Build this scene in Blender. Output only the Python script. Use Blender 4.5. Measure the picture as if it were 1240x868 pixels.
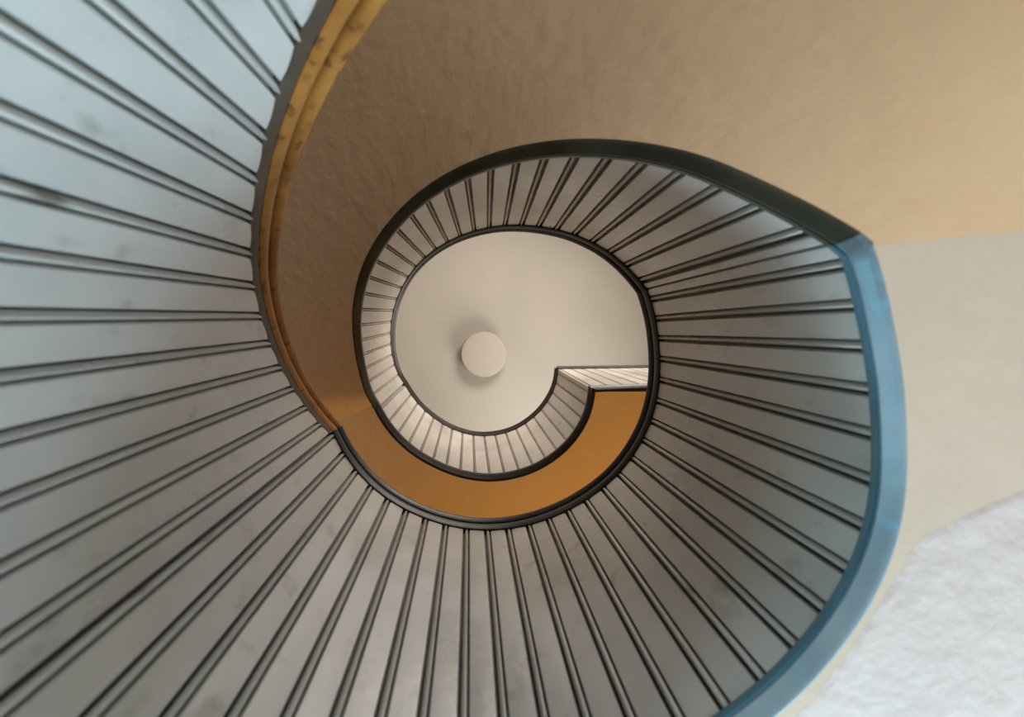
import bpy, bmesh, math, random
from mathutils import Vector, Matrix
random.seed(7)
for o in list(bpy.data.objects): bpy.data.objects.remove(o)
scene = bpy.context.scene
COL = scene.collection

# ------------------------------------------------------------------ camera
F = 760.0                                  # focal length in pixels of a 1240 x 868 frame
ZEN = (581.13, 402.5)                      # where the zenith falls in the frame
zv = Vector((ZEN[0]-620, ZEN[1]-434, F)).normalized()
ROT = zv.rotation_difference(Vector((0, 0, 1))).to_matrix()     # frame axes (x right, y down, z forward) -> world
def ray(px, py, z):
    """world point at height z seen at a frame position"""
    d = ROT @ Vector((px-620, py-434, F))
    return Vector((d.x/d.z*z, d.y/d.z*z, z))
cam_d = bpy.data.cameras.new('camera')
cam = bpy.data.objects.new('camera', cam_d); COL.objects.link(cam)
M3 = Matrix((ROT @ Vector((1, 0, 0)), ROT @ Vector((0, -1, 0)), ROT @ Vector((0, 0, -1)))).transposed()
cam.matrix_world = M3.to_4x4()
cam_d.sensor_width = 36.0
cam_d.lens = F/1240*36.0
cam_d.clip_start = 0.02
cam_d.dof.use_dof = True
cam_d.dof.focus_distance = 1.9
cam_d.dof.aperture_fstop = 4.0
scene.camera = cam

# ------------------------------------------------------------------ world, exposure, lights
AX, AY = 0.0272, 0.0834                    # axis of the stairwell
RW = 1.5                                   # radius of the round enclosing wall
ZC = 5.2                                   # ceiling height above the camera
ZF = -1.06                                 # floor height below the camera
w = bpy.data.worlds.new('sky'); scene.world = w; w.use_nodes = True
w.node_tree.nodes['Background'].inputs[0].default_value = (0.55, 0.72, 1.0, 1)
w.node_tree.nodes['Background'].inputs[1].default_value = 0.6
scene.view_settings.view_transform = 'Standard'
scene.view_settings.look = 'None'
scene.view_settings.exposure = 0.0
scene.view_settings.gamma = 1.0
scene.view_settings.use_curve_mapping = False

# windows in the round wall, last two added for their light: (centre angle in degrees, half width, z low, z high)
WINDOWS = [(70, 20, -0.12, 0.34), (-42, 22, -1.0, -0.42), (55, 20, 3.75, 4.85), (-62, 24, 3.1, 4.2), (152, 18, -0.9, 0.0)]
def window_light(name, win, power, color):
    a = math.radians(win[0]); l = bpy.data.lights.new(name, 'AREA')
    l.shape = 'RECTANGLE'; l.size = 2*RW*math.sin(math.radians(win[1]))*0.95; l.size_y = (win[3]-win[2])*0.95
    l.energy = power; l.color = color
    o = bpy.data.objects.new(name, l); COL.objects.link(o)
    z = (win[2]+win[3])/2
    o.location = (AX+(RW+0.04)*math.cos(a), AY+(RW+0.04)*math.sin(a), z)
    o.rotation_euler = Vector((-math.cos(a), -math.sin(a), 0)).to_track_quat('-Z', 'Y').to_euler()
    return o
window_light('daylight_lower_window', WINDOWS[0], 70, (0.54, 0.80, 1.0))
window_light('daylight_stair_window', WINDOWS[1], 37, (0.82, 0.90, 1.0))
window_light('daylight_upper_window', WINDOWS[2], 36, (1.0, 0.93, 0.82))
window_light('fill_landing_boards', WINDOWS[3], 66, (1.0, 0.90, 0.80))  # unseen window, added to brighten the lower landing's boards
window_light('blue_fill_right_boards', WINDOWS[4], 36, (0.32, 0.76, 1.0))  # unseen window, added to throw blue on the right-hand boards
def bulb(name, deg, r, z, power, color, size=0.06):
    l = bpy.data.lights.new(name, 'POINT'); l.energy = power; l.color = color; l.shadow_soft_size = size
    o = bpy.data.objects.new(name, l); COL.objects.link(o)
    a = math.radians(deg); o.location = (AX+r*math.cos(a), AY+r*math.sin(a), z)
bulb('warm_bulb_over_landing', 60, 1.25, 1.15, 19, (1.0, 0.60, 0.16))

# ------------------------------------------------------------------ materials
def new_mat(name):
    m = bpy.data.materials.new(name); m.use_nodes = True
    return m, m.node_tree.nodes, m.node_tree.links, m.node_tree.nodes['Principled BSDF']
def paint(name, c1, c2, rough=(0.3, 0.5), scale=3.0, bump=0.15, bscale=60.0, stretch=(1, 1, 1), coat=0.0, vary=0.0, spec=0.5, c3=None, wear=(0.62, 0.72), bdist=0.002):
    m, n, l, p = new_mat(name)
    tc = n.new('ShaderNodeTexCoord'); mp = n.new('ShaderNodeMapping'); mp.inputs['Scale'].default_value = stretch
    l.new(tc.outputs['Object'], mp.inputs[0])
    no = n.new('ShaderNodeTexNoise'); no.inputs['Scale'].default_value = scale; no.inputs['Detail'].default_value = 6
    l.new(mp.outputs[0], no.inputs['Vector'])
    cr = n.new('ShaderNodeValToRGB'); cr.color_ramp.elements[0].position = 0.35; cr.color_ramp.elements[1].position = 0.68
    cr.color_ramp.elements[0].color = (*c1, 1); cr.color_ramp.elements[1].color = (*c2, 1)
    l.new(no.outputs['Fac'], cr.inputs[0]); col = cr.outputs[0]
    if c3:
        n2 = n.new('ShaderNodeTexNoise'); n2.inputs['Scale'].default_value = scale*5; n2.inputs['Detail'].default_value = 8
        l.new(mp.outputs[0], n2.inputs['Vector'])
        r2 = n.new('ShaderNodeMapRange'); r2.inputs[1].default_value = wear[0]; r2.inputs[2].default_value = wear[1]; l.new(n2.outputs['Fac'], r2.inputs[0])
        mx = n.new('ShaderNodeMixRGB'); l.new(r2.outputs[0], mx.inputs[0]); l.new(col, mx.inputs[1]); mx.inputs[2].default_value = (*c3, 1)
        col = mx.outputs[0]
    if vary:
        oi = n.new('ShaderNodeObjectInfo'); hv = n.new('ShaderNodeHueSaturation')
        mr = n.new('ShaderNodeMapRange'); mr.inputs[3].default_value = 1-vary; mr.inputs[4].default_value = 1+vary
        l.new(oi.outputs['Random'], mr.inputs[0]); l.new(mr.outputs[0], hv.inputs['Value']); l.new(col, hv.inputs['Color']); col = hv.outputs[0]
    l.new(col, p.inputs['Base Color'])
    rr = n.new('ShaderNodeMapRange'); rr.inputs[3].default_value = rough[0]; rr.inputs[4].default_value = rough[1]
    rr.inputs[1].default_value = 0.3; rr.inputs[2].default_value = 0.7
    l.new(no.outputs['Fac'], rr.inputs[0]); l.new(rr.outputs[0], p.inputs['Roughness'])
    p.inputs['Specular IOR Level'].default_value = spec
    if coat: p.inputs['Coat Weight'].default_value = coat; p.inputs['Coat Roughness'].default_value = 0.2
    nb = n.new('ShaderNodeTexNoise'); nb.inputs['Scale'].default_value = bscale; nb.inputs['Detail'].default_value = 5
    l.new(mp.outputs[0], nb.inputs['Vector'])
    b = n.new('ShaderNodeBump'); b.inputs['Strength'].default_value = bump; b.inputs['Distance'].default_value = bdist
    l.new(nb.outputs['Fac'], b.inputs['Height']); l.new(b.outputs[0], p.inputs['Normal'])
    return m
M = {}
M['board'] = paint('grey_gloss_board_paint', (0.40, 0.37, 0.335), (0.56, 0.515, 0.46), (0.22, 0.45), 5.0, 0.5, 22, (1, 1, 0.45), vary=0.06, c3=(0.29, 0.26, 0.22), wear=(0.60, 0.78), bdist=0.003)
M['bead'] = paint('grey_gloss_bead_paint', (0.42, 0.39, 0.35), (0.56, 0.515, 0.455), (0.25, 0.42), 6.0, 0.35, 40, (1, 1, 0.3), c3=(0.20, 0.17, 0.13), wear=(0.64, 0.76))
M['core'] = paint('dark_groove_paint', (0.035, 0.030, 0.024), (0.06, 0.05, 0.04), (0.5, 0.7), 6)
M['rail'] = paint('dark_brown_varnish', (0.010, 0.008, 0.006), (0.020, 0.016, 0.012), (0.36, 0.48), 8, 0.3, 40, spec=0.2)
M['rail_warm_lit'] = paint('warm_lit_brown_varnish', (0.26, 0.095, 0.018), (0.40, 0.165, 0.033), (0.38, 0.5), 10, 0.4, 45, c3=(0.14, 0.05, 0.015), wear=(0.55, 0.68), spec=0.25)  # gold of reflected warm light put into the brown varnish colour
M['trim_dark'] = paint('dark_green_trim_paint', (0.035, 0.040, 0.030), (0.065, 0.070, 0.052), (0.3, 0.45), 7, 0.3, 40, spec=0.35)
M['trim_black'] = paint('black_brown_trim_paint', (0.014, 0.011, 0.008), (0.028, 0.022, 0.015), (0.4, 0.55), 7, 0.3, 40, spec=0.25)
M['core_light'] = paint('grey_groove_paint', (0.22, 0.20, 0.17), (0.28, 0.25, 0.21), (0.5, 0.7), 6)
M['trim_blue'] = paint('pale_blue_trim_paint', (0.115, 0.17, 0.195), (0.22, 0.265, 0.28), (0.3, 0.45), 7, 0.4, 30, c3=(0.14, 0.27, 0.35), wear=(0.60, 0.75))
M['cove_teal'] = paint('teal_cove_paint', (0.04, 0.13, 0.17), (0.07, 0.19, 0.24), (0.35, 0.5), 12, 0.4, 30)
M['strip_brown'] = paint('brown_strip_paint', (0.045, 0.032, 0.022), (0.10, 0.07, 0.048), (0.4, 0.55), 14, 0.4, 50, spec=0.25)
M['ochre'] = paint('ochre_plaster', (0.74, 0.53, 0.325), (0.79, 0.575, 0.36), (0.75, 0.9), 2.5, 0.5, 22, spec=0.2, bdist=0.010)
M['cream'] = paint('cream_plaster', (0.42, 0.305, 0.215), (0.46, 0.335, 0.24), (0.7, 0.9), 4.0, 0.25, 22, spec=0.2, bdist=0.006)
M['white_rough'] = paint('rough_white_patch', (0.43, 0.335, 0.29), (0.47, 0.37, 0.32), (0.8, 0.95), 3.0, 0.5, 30, spec=0.2, bdist=0.008)
M['ceiling'] = paint('ivory_ceiling_paint', (0.37, 0.35, 0.32), (0.415, 0.39, 0.355), (0.7, 0.9), 1.2, 0.08, 18, spec=0.2)
M['wall'] = paint('warm_wall_plaster', (0.26, 0.21, 0.15), (0.31, 0.25, 0.18), (0.8, 0.9), 2.0, 0.15, 20, spec=0.2)
M['floor'] = paint('oak_floor', (0.20, 0.11, 0.05), (0.30, 0.17, 0.08), (0.4, 0.6), 5, 0.2, 30, (1, 8, 1))
M['opal'] = paint('opal_glass', (0.40, 0.37, 0.335), (0.42, 0.39, 0.355), (0.25, 0.35), 3, 0.02, 20)
M['white_metal'] = paint('white_metal', (0.60, 0.55, 0.47), (0.64, 0.59, 0.51), (0.3, 0.4), 3, 0.02, 20)
M['slab'] = paint('stair_timber', (0.18, 0.11, 0.06), (0.24, 0.15, 0.08), (0.5, 0.6), 4)

# ------------------------------------------------------------------ helpers
def link_mesh(name, verts, faces, mat, parent=None, smooth=True, angle=40):
    org = Vector(parent['_o']) if parent is not None and '_o' in parent else Vector((0, 0, 0))
    me = bpy.data.meshes.new(name)
    me.from_pydata([Vector(v)-org for v in verts], [], faces)
    bm = bmesh.new(); bm.from_mesh(me)
    bmesh.ops.recalc_face_normals(bm, faces=bm.faces)
    for f in bm.faces: f.smooth = smooth
    if smooth:
        for e in bm.edges:
            if len(e.link_faces) == 2 and e.calc_face_angle(0) > math.radians(angle): e.smooth = False
    bm.to_mesh(me); bm.free()
    me.materials.append(M[mat])
    o = bpy.data.objects.new(name, me); COL.objects.link(o)
    if parent is not None: o.parent = parent
    o['_o'] = list(org)
    return o
def tag(o, label=None, cat=None, group=None, kind=None):
    if label: o['label'] = label
    if cat: o['category'] = cat
    if group: o['group'] = group
    if kind: o['kind'] = kind
    return o
def empty(name, loc, label, cat, group=None):
    o = bpy.data.objects.new(name, None); COL.objects.link(o); o.location = loc; o['_o'] = list(loc)
    o.empty_display_size = 0.1
    return tag(o, label, cat, group)
def loft(rings, closed=True, caps=True):
    """rings: list of equally long lists of points"""
    n = len(rings[0]); V = [p for r in rings for p in r]; Fs = []
    for i in range(len(rings)-1):
        for j in range(n if closed else n-1):
            a, b = i*n+j, i*n+(j+1) % n
            Fs.append((a, b, b+n, a+n))
    if caps and closed:
        Fs.append(tuple(range(n))[::-1]); Fs.append(tuple((len(rings)-1)*n+j for j in range(n)))
    return V, Fs

# ------------------------------------------------------------------ shape of the winding stair
R0 = 0.45                                  # radius of the open well
K1, K2, K3 = 203.0, 385.5, 563.0           # angles where flight and landing meet
PE_T, PE_B = 704.4, 703.2                  # where the top guard turns a corner
GH = 0.999                                 # height of the boarded guard
ZB1 = 0.646; S1 = 0.01105; S2 = 0.00879    # underside of guard at the first landing, rise per degree of the flights
def zb(ph):
    if ph < K1: return ZB1-S1*(K1-ph)
    if ph < K2: return ZB1
    if ph < K3: return ZB1+S2*(ph-K2)
    return ZB1+S2*(K3-K2)
RT = [(40, .996), (115, .996), (140, 1.002), (155, 1.012), (172, .999), (190, .991), (202, .996), (225, .997), (248, .984), (290, .981), (305, .989), (320, 1.006), (340, 1.014), (365, 1.004), (380, 1.016), (389, 1.028), (402, 1.04), (416, 1.03), (430, 1.01), (457, 1.0), (490, 1.004), (513, .992), (532, .99), (558, 1.01), (569, .99), (594, .98), (625, 1.0), (648, .99), (670, .955), (690, .915), (704.4, .866), (730, .78)]
RB = [(40, .885), (203, .885), (307, .887), (320, .895), (335, .905), (345, .898), (358, .869), (373, .855), (386, .867), (400, .868), (410, .884), (470, .884), (500, .881), (533, .868), (547, .885), (559, .92), (582, .915), (605, .91), (631, .93), (653, .93), (672, .915), (689, .884), (703, .835), (730, .75)]
def lin(tab, x):
    if x <= tab[0][0]: return tab[0][1]
    for (a, va), (b, vb) in zip(tab, tab[1:]):
        if x <= b: return va+(vb-va)*(x-a)/(b-a)
    return tab[-1][1]
def smooth(tab, x): return sum(lin(tab, x+d)*k for d, k in ((-6, 1), (-3, 2), (0, 3), (3, 2), (6, 1)))/9
def twist(ph): return lin([(40, 1.55), (655, 1.55), (704.4, -1.2), (720, -1.2)], ph)
TT = [(40, .032), (385, .032), (450, .034), (540, .042), (563, .048), (720, .05)]      # height of the bottom moulding
def tt(ph): return lin(TT, ph)
def apron(ph): return min(lin([(40, .6), (203, .42), (222, .40), (275, 0.0), (720, 0.0)], ph), zb(ph)-ZF-0.05)   # how far the boarding hangs below the stair on the lowest flight
def pol(ph, r, z):
    a = math.radians(ph); return Vector((AX+r*math.cos(a), AY-r*math.sin(a), z))
def gp(ph, v, dr=0.0, dz=0.0):
    """point of a guard: ph at its top edge, v 0 bottom .. 1 top, dr outward from the boarded face"""
    ap = apron(ph)/GH
    u = 1-(1-v)*(1+ap)
    p2 = ph+twist(ph)*(1-u)
    vc = min(max(u, -0.25), 1)
    r = R0*(smooth(RB, p2)*(1-vc)+smooth(RT, p2)*vc)+dr
    return pol(p2, r, zb(p2)+u*GH+dz)
def frange(a, b, step):
    n = max(1, int(math.ceil((b-a)/step))); return [a+(b-a)*i/n for i in range(n+1)]
def sweep(name, phs, prof, mat, parent, pf=gp):
    """closed profile of (v, dr, dz) carried along the angles"""
    V, Fs = loft([[pf(ph, *q) for q in prof] for ph in phs])
    return link_mesh(name, V, Fs, mat, parent)
def half_round(v, z0, z1, out, back, n=7):
    """bulging moulding between two heights, bulging into the well"""
    zc, hz = (z0+z1)/2, (z1-z0)/2
    pr = [(v, -out*math.sin(math.pi*i/(n-1)), zc-hz*math.cos(math.pi*i/(n-1))) for i in range(n)]
    return pr+[(v, back, z1), (v, back, z0)]
VS = [i/8 for i in range(9)]
def board(parent, a, b, pf=gp, unit=1.0):
    """one flat board between two joints: eased edges, standing proud of the dark backing"""
    e = 0.22*unit
    cols = [(a, 0.012), (a, 0.003), (a+e, 0.0), (a+(b-a)*.35, -0.0006), (a+(b-a)*.65, -0.0006), (b-e, 0.0), (b, 0.003), (b, 0.012)]
    V, Fs = loft([[pf(ph, v, dr) for ph, dr in cols] for v in VS])
    return link_mesh('board', V, Fs, 'board', parent)
def bead(parent, a, b, pf=gp):
    n = 6; cols = [(a, 0.012)]
    for i in range(n+1):
        t = i/n; cols.append((a+(b-a)*t, 0.0035-0.0050*math.sin(math.pi*t)))
    cols.append((b, 0.012))
    V, Fs = loft([[pf(ph, v, dr) for ph, dr in cols] for v in VS])
    return link_mesh('bead', V, Fs, 'bead', parent)
def panelling(parent, joints, end, pf=gp, unit=1.0):
    """joints: angles of the beads; boards fill the space between"""
    for i, j in enumerate(joints):
        def jw(a): return unit*lin([(0, 1.0), (425, 1.0), (500, 0.55), (720, 0.42)], a if pf is gp else 720)     # joints close up higher in the stair
        bead(parent, j-0.45*jw(j), j+0.65*jw(j), pf)
        nxt = joints[i+1] if i+1 < len(joints) else end
        if nxt-j > 2.4*unit: board(parent, j+0.98*jw(j), nxt-((0.9 if nxt < K1 and pf is gp else 1.1)*jw(nxt) if nxt != end else 0.0), pf, unit)
CORE = [(0, .011, 0), (1, .011, 0), (1, .055, 0), (0, .055, 0)]
def guard(a, b, joints, label, rail_mat, trim_mat, cove_mat, group, first=None, rail_shade=False, core='core'):
    c = pol((a+b)/2, 0.42, min(zb(a), zb(b))-0.05)
    g = empty('boarded_stair_guard', tuple(c), label, 'stair guard', group)
    phs = frange(a, b, 2.0)
    sweep('backing_wall', phs, CORE, core, g)
    if first is not None and joints[0]-first > 2: board(g, first, joints[0]-1.35)
    panelling(g, joints, b)
    # handrail: two rounded members with a quirk between
    hr = sweep('handrail', phs, [(1, .016, 0.000), (1, -.004, 0.002), (1, -.008, 0.012), (1, -.009, 0.027), (1, -.006, 0.040), (1, .004, 0.046), (1, .06, 0.048), (1, .07, 0.021), (1, .06, 0.000)], rail_mat, g)
    sweep('rail_cap', phs, [(1, .004, 0.048), (1, .002, 0.052), (1, -.006, 0.054), (1, -.011, 0.063), (1, -.012, 0.077), (1, -.008, 0.090), (1, .004, 0.096), (1, .06, 0.096), (1, .07, 0.073), (1, .06, 0.048)], rail_mat, hr)
    if rail_shade:
        sweep('shade_strip', phs, [(1, .010, -.040), (1, -.002, -.038), (1, -.004, -.020), (1, -.004, -.003), (1, .010, -.001)], 'strip_brown', g)  # dark strip painted for contact shade and dirt under the rail
    # moulding at the foot: a thin fillet and a full round nosing
    def trim_ring(ph, pts): return [gp(ph, 0, dr, -dz*tt(ph)) for dr, dz in pts]
    V, Fs = loft([trim_ring(ph, [(.012, -.10), (-.001, -.10), (-.004, .06), (-.004, .40), (.012, .46)]) for ph in phs])
    link_mesh('fillet_strip', V, Fs, cove_mat, g)
    nose = [(.02, .40), (.000, .42), (-.003, .48), (-.003, .60), (.002, .72), (.007, .88), (.011, .98), (.014, 1.0), (.020, .9), (.020, .3)]
    V, Fs = loft([trim_ring(ph, nose) for ph in phs])
    link_mesh('nosing', V, Fs, trim_mat, g)
    return g

# ------------------------------------------------------------------ room shell
def shell_wall():
    V = []; Fs = []; N = 72
    zs = sorted(set([ZF, 0, 1.0, 2.0, 3.0, ZC]+[z for w_ in WINDOWS for z in (w_[2], w_[3])]))
    t = 0.18
    def cell_open(i, zm):
        a = (i+.5)*360/N
        for c, h, z0, z1 in WINDOWS:
            if abs((a-c+180) % 360-180) < h and z0 < zm < z1: return True
        return False
    bm = bmesh.new(); cache = {}
    def vv(i, k, o):
        key = (i % N, k, o)
        if key not in cache:
            a = math.radians(i*360/N); r = RW+(t if o else 0)
            cache[key] = bm.verts.new((AX+r*math.cos(a), AY+r*math.sin(a), zs[k]))
        return cache[key]
    solid = {(i, k): not cell_open(i, (zs[k]+zs[k+1])/2) for i in range(N) for k in range(len(zs)-1)}
    K = len(zs)-1
    for (i, k), s in solid.items():
        if not s: continue
        bm.faces.new((vv(i, k, 0), vv(i+1, k, 0), vv(i+1, k+1, 0), vv(i, k+1, 0)))
        bm.faces.new((vv(i, k, 1), vv(i, k+1, 1), vv(i+1, k+1, 1), vv(i+1, k, 1)))
        if k == 0 or not solid[(i, k-1)]: bm.faces.new((vv(i, k, 0), vv(i, k, 1), vv(i+1, k, 1), vv(i+1, k, 0)))
        if k == K-1 or not solid[(i, k+1)]: bm.faces.new((vv(i, k+1, 0), vv(i+1, k+1, 0), vv(i+1, k+1, 1), vv(i, k+1, 1)))
        if not solid[((i+1) % N, k)]: bm.faces.new((vv(i+1, k, 0), vv(i+1, k, 1), vv(i+1, k+1, 1), vv(i+1, k+1, 0)))
        if not solid[((i-1) % N, k)]: bm.faces.new((vv(i, k, 0), vv(i, k+1, 0), vv(i, k+1, 1), vv(i, k, 1)))
    me = bpy.data.meshes.new('wall_round'); bm.to_mesh(me); bm.free(); me.materials.append(M['wall'])
    o = bpy.data.objects.new('wall_round', me); COL.objects.link(o)
    return tag(o, 'round plastered wall enclosing the winding stair', kind='structure')
shell_wall()
def disc(name, z0, z1, r, mat, label):
    N = 72; rings = []
    for z in (z0, z1): rings.append([Vector((AX+r*math.cos(2*math.pi*i/N), AY+r*math.sin(2*math.pi*i/N), z)) for i in range(N)])
    V, Fs = loft(rings)
    return tag(link_mesh(name, V, Fs, mat), label, kind='structure')
disc('ceiling', ZC, ZC+0.12, RW+0.18, 'ceiling', 'ivory painted ceiling at the top of the stairwell')
disc('floor', ZF-0.1, ZF, RW+0.18, 'floor', 'brown wooden floor at the foot of the stair')

# soffits: plastered undersides of flights and landings, solid slabs reaching to the round wall
def slab(name, a, b, r_out, mat, label, start=None, end=None, thick=0.10, step=3):
    """start / end: functions of the radius giving the angle of a crease that is not quite radial"""
    NR = 8; V = []; Fs = []
    phs = frange(a, b, step); n = len(phs)
    for side in (0, 1):
        for ph in phs:
            t = (ph-a)/(b-a)
            for k in range(NR+1):
                q = ph
                for _ in range(3):
                    r_in = R0*smooth(RB, q)+(0.036 if side or q < 285 else 0.014); r = r_in+(r_out-r_in)*(k/NR)**1.4
                    s_, e_ = (start(r) if start else a), (end(r) if end else b)
                    q = s_+(e_-s_)*t
                V.append(pol(q, r, zb(ph)-tt(ph)*0.97+side*thick))
    m = NR+1; S = n*m
    for i in range(n-1):
        for k in range(NR):
            c = i*m+k
            Fs.append((c, c+1, c+m+1, c+m)); Fs.append((S+c, S+c+m, S+c+m+1, S+c+1))
        for k in (0, NR):
            c = i*m+k; Fs.append((c, c+m, S+c+m, S+c))
    for i in (0, n-1):
        for k in range(NR):
            c = i*m+k; Fs.append((c, c+1, S+c+1, S+c))
    return tag(link_mesh(name, V, Fs, mat, angle=12), label, kind='structure')
def crease2(r):                    # crease between lower landing and second flight: a straight line heading right
    r1 = 0.395; x0, y0 = r1*math.cos(math.radians(25.5)), r1*math.sin(math.radians(25.5))
    lo, hi = 0.0, 2.0
    for _ in range(30):
        m_ = (lo+hi)/2
        if math.hypot(x0+m_, y0+0.10*m_) < r: lo = m_
        else: hi = m_
    return 360+math.degrees(math.atan2(y0+0.10*lo, x0+lo))
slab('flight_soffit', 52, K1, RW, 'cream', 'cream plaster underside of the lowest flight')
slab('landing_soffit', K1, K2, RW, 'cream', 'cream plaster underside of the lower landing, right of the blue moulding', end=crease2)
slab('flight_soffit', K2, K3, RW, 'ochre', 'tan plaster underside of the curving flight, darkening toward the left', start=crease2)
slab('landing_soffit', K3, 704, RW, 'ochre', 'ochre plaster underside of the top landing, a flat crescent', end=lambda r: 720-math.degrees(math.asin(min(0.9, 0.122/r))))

# thin rough white patch over part of the lower landing's underside
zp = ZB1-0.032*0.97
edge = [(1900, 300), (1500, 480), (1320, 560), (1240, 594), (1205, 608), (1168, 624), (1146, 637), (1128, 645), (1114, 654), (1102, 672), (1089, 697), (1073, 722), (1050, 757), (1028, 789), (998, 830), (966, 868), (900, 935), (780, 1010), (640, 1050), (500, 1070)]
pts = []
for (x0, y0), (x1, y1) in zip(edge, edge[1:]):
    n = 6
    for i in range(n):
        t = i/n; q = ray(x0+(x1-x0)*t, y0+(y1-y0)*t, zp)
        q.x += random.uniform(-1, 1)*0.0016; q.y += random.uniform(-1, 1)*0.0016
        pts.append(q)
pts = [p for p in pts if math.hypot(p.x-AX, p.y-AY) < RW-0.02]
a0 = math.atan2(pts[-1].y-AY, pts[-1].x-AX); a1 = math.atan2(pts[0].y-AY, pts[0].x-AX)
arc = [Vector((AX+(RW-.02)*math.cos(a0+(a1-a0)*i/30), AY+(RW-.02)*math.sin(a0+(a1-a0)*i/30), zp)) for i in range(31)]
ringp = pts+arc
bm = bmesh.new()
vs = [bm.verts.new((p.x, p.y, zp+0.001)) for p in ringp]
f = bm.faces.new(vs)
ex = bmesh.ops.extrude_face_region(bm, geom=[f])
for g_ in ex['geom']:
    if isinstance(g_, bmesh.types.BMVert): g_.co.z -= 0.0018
# feather the edge: draw the outer face in by a few millimetres so the patch thins out to nothing
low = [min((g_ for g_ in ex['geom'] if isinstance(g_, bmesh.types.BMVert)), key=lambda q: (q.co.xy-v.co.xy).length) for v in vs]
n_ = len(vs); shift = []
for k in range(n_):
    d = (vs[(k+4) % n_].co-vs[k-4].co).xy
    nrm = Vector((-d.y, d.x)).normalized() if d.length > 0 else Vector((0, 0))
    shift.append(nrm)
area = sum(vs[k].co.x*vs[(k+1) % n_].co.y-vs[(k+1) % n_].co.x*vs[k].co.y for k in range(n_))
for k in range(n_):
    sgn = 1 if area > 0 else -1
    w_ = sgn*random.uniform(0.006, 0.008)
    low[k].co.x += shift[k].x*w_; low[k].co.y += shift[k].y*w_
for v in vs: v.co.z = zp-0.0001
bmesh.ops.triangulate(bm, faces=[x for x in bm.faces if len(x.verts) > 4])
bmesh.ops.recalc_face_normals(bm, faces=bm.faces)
me = bpy.data.meshes.new('white_patch'); bm.to_mesh(me); bm.free(); me.materials.append(M['white_rough'])
o = bpy.data.objects.new('white_patch', me); COL.objects.link(o)
tag(o, 'rough white patch at lower right with a ragged edge', kind='structure')

# window frames in the openings
def window_frame(idx, win):
    c, h, z0, z1 = win; r = RW+0.10
    V = []; Fs = []
    def bar(p, q, half):
        d = (q-p).normalized(); ca = math.radians(c); out = Vector((math.cos(ca), math.sin(ca), 0)); s = d.cross(out).normalized()
        base = len(V)
        for pt in (p, q):
            for i, j in ((-1, -1), (1, -1), (1, 1), (-1, 1)): V.append(pt+s*half*i+out*half*j)
        for j in range(4): Fs.append((base+j, base+(j+1) % 4, base+4+(j+1) % 4, base+4+j))
        Fs.append((base+3, base+2, base+1, base)); Fs.append((base+4, base+5, base+6, base+7))
    ca = math.radians(c); ctr = Vector((AX+r*math.cos(ca), AY+r*math.sin(ca), 0)); sd = Vector((-math.sin(ca), math.cos(ca), 0))
    hw = RW*math.sin(math.radians(h))*0.96
    up = Vector((0, 0, 1))
    for s in (-1, 0, 1): bar(ctr+sd*hw*s+up*z0, ctr+sd*hw*s+up*z1, 0.018 if s else 0.012)
    for z in (z0+.018, (z0+z1)/2, z1-.018): bar(ctr-sd*hw+up*z, ctr+sd*hw+up*z, 0.014)
    tag(link_mesh('window_%d' % idx, V, Fs, 'white_metal', smooth=False), 'white window frame in the round wall', kind='structure')

# ------------------------------------------------------------------ the four guards
GRP = 'boarded guards winding up the stairwell'
jf1 = [192+6.65*k for k in range(-25, 2)]
guard(23, K1-0.05, jf1, 'large grey boarded guard of the lowest flight with brown handrail tinted with painted warm light, at left', 'rail_warm_lit', 'trim_dark', 'strip_brown', GRP, rail_shade=True, core='core_light')
jl1 = [204.2+7.2*k for k in range(17)]+[326.5, 333.6, 340.6, 347.7, 354.8, 361.8, 368.7, 375.4, 382.0]
guard(K1+0.05, K2-0.05, jl1, 'level grey boarded guard of the lower landing with pale blue nosing and black handrail', 'rail', 'trim_blue', 'cove_teal', GRP)
jf2 = [389+6.7*k for k in range(26)]
guard(K2+0.05, K3-0.05, jf2, 'grey boarded guard curving over the top along the second flight, dark nosing', 'rail', 'trim_dark', 'trim_dark', GRP, first=K2+0.2)
jl2 = [564.6+7.2*k for k in range(20)]
g4 = guard(K3+0.05, PE_T, jl2, 'small pale boarded guard of the top landing turning a corner beside the ceiling', 'rail', 'trim_black', 'trim_black', GRP, core='core_light')

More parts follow.
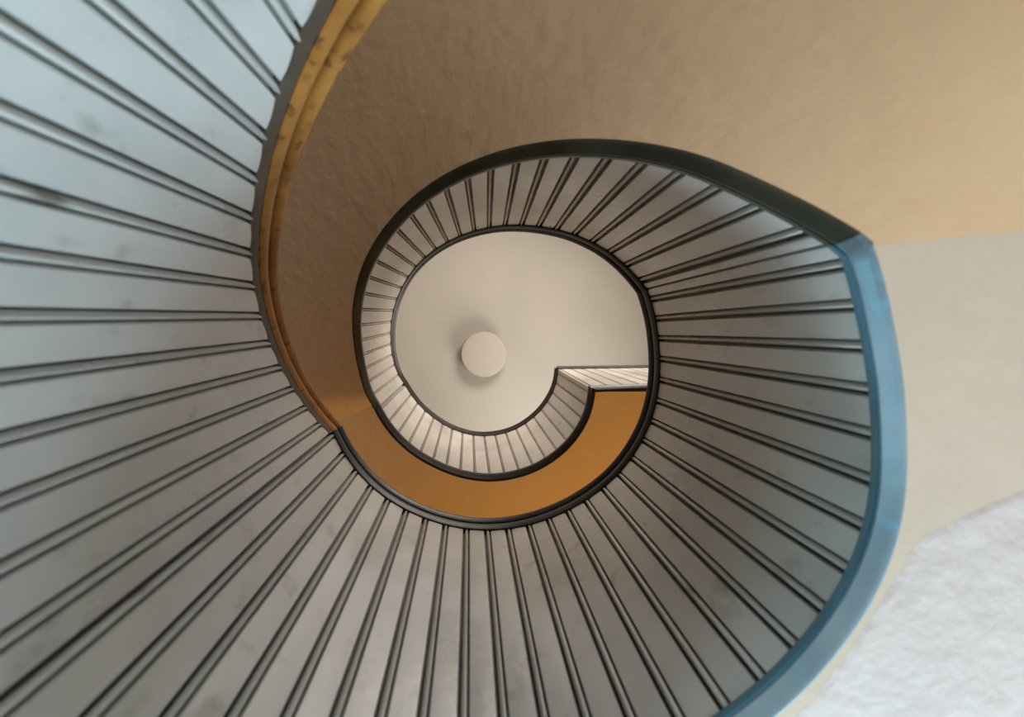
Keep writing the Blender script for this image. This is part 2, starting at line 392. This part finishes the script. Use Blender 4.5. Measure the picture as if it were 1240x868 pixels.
# the straight return of the top guard, running from the corner out to the wall
z2 = zb(600); ct, cb = Vector((0.4024, 0.1885)), Vector((0.3865, 0.19175))
dt, db = Vector((0.4776, -0.0055)).normalized(), Vector((0.2200, -0.0081)).normalized()
def sp(s, v, dr=0.0, dz=0.0):
    vc = min(max(v, 0), 1)
    p = (cb+db*s)*(1-vc)+(ct+dt*s)*vc
    return Vector((p.x, p.y+dr, z2+v*GH+dz))
LS = 1.07; ss = frange(0, LS, 0.1)
sweep('backing_wall', ss, CORE, 'core_light', g4, sp)
panelling(g4, [0.012+0.058*k for k in range(19)], LS, sp, unit=0.0080)
h2 = sweep('handrail', ss, [(1, .016, 0.000), (1, -.004, 0.002), (1, -.008, 0.012), (1, -.009, 0.027), (1, -.006, 0.040), (1, .004, 0.046), (1, .06, 0.048), (1, .07, 0.021), (1, .06, 0.000)], 'rail', g4, sp)
sweep('rail_cap', ss, [(1, .004, 0.048), (1, .002, 0.052), (1, -.006, 0.054), (1, -.011, 0.063), (1, -.012, 0.077), (1, -.008, 0.090), (1, .004, 0.096), (1, .06, 0.096), (1, .07, 0.073), (1, .06, 0.048)], 'rail', h2, sp)
T2 = 0.05
sweep('fillet_strip', ss, [(0, .012, .010), (0, -.001, .010), (0, -.004, -.006), (0, -.002, -.025), (0, .012, -.027)], 'trim_black', g4, sp)
sweep('nosing', ss, [(0, dr, -dz*T2) for dr, dz in [(.03, .22), (.000, .24), (-.004, .34), (-.003, .52), (.002, .72), (.007, .88), (.011, .98), (.014, 1.0), (.020, .9), (.020, .3)]], 'trim_black', g4, sp)

for i, w_ in enumerate(WINDOWS): window_frame(i+1, w_)

# ------------------------------------------------------------------ ceiling lamp
lc = ray(586, 429, ZC-0.10); lamp = empty('ceiling_lamp', (lc.x, lc.y, ZC), 'round flush white ceiling lamp, switched off, on the ivory ceiling', 'lamp')
def lathe(name, prof, mat, parent, N=64):
    V, Fs = loft([[Vector((lc.x+r*math.cos(2*math.pi*i/N), lc.y+r*math.sin(2*math.pi*i/N), z)) for i in range(N)] for r, z in prof])
    return link_mesh(name, V, Fs, mat, parent)
lathe('mounting_plate', [(0.11, ZC), (0.11, ZC-0.05), (0.10, ZC-0.055)], 'white_metal', lamp)
lathe('diffuser', [(0.02, ZC-0.05), (0.182, ZC-0.052), (0.187, ZC-0.065), (0.187, ZC-0.085), (0.180, ZC-0.098), (0.15, ZC-0.104), (0.02, ZC-0.107)], 'opal', lamp)

for o in bpy.data.objects:
    if '_o' in o: del o['_o']
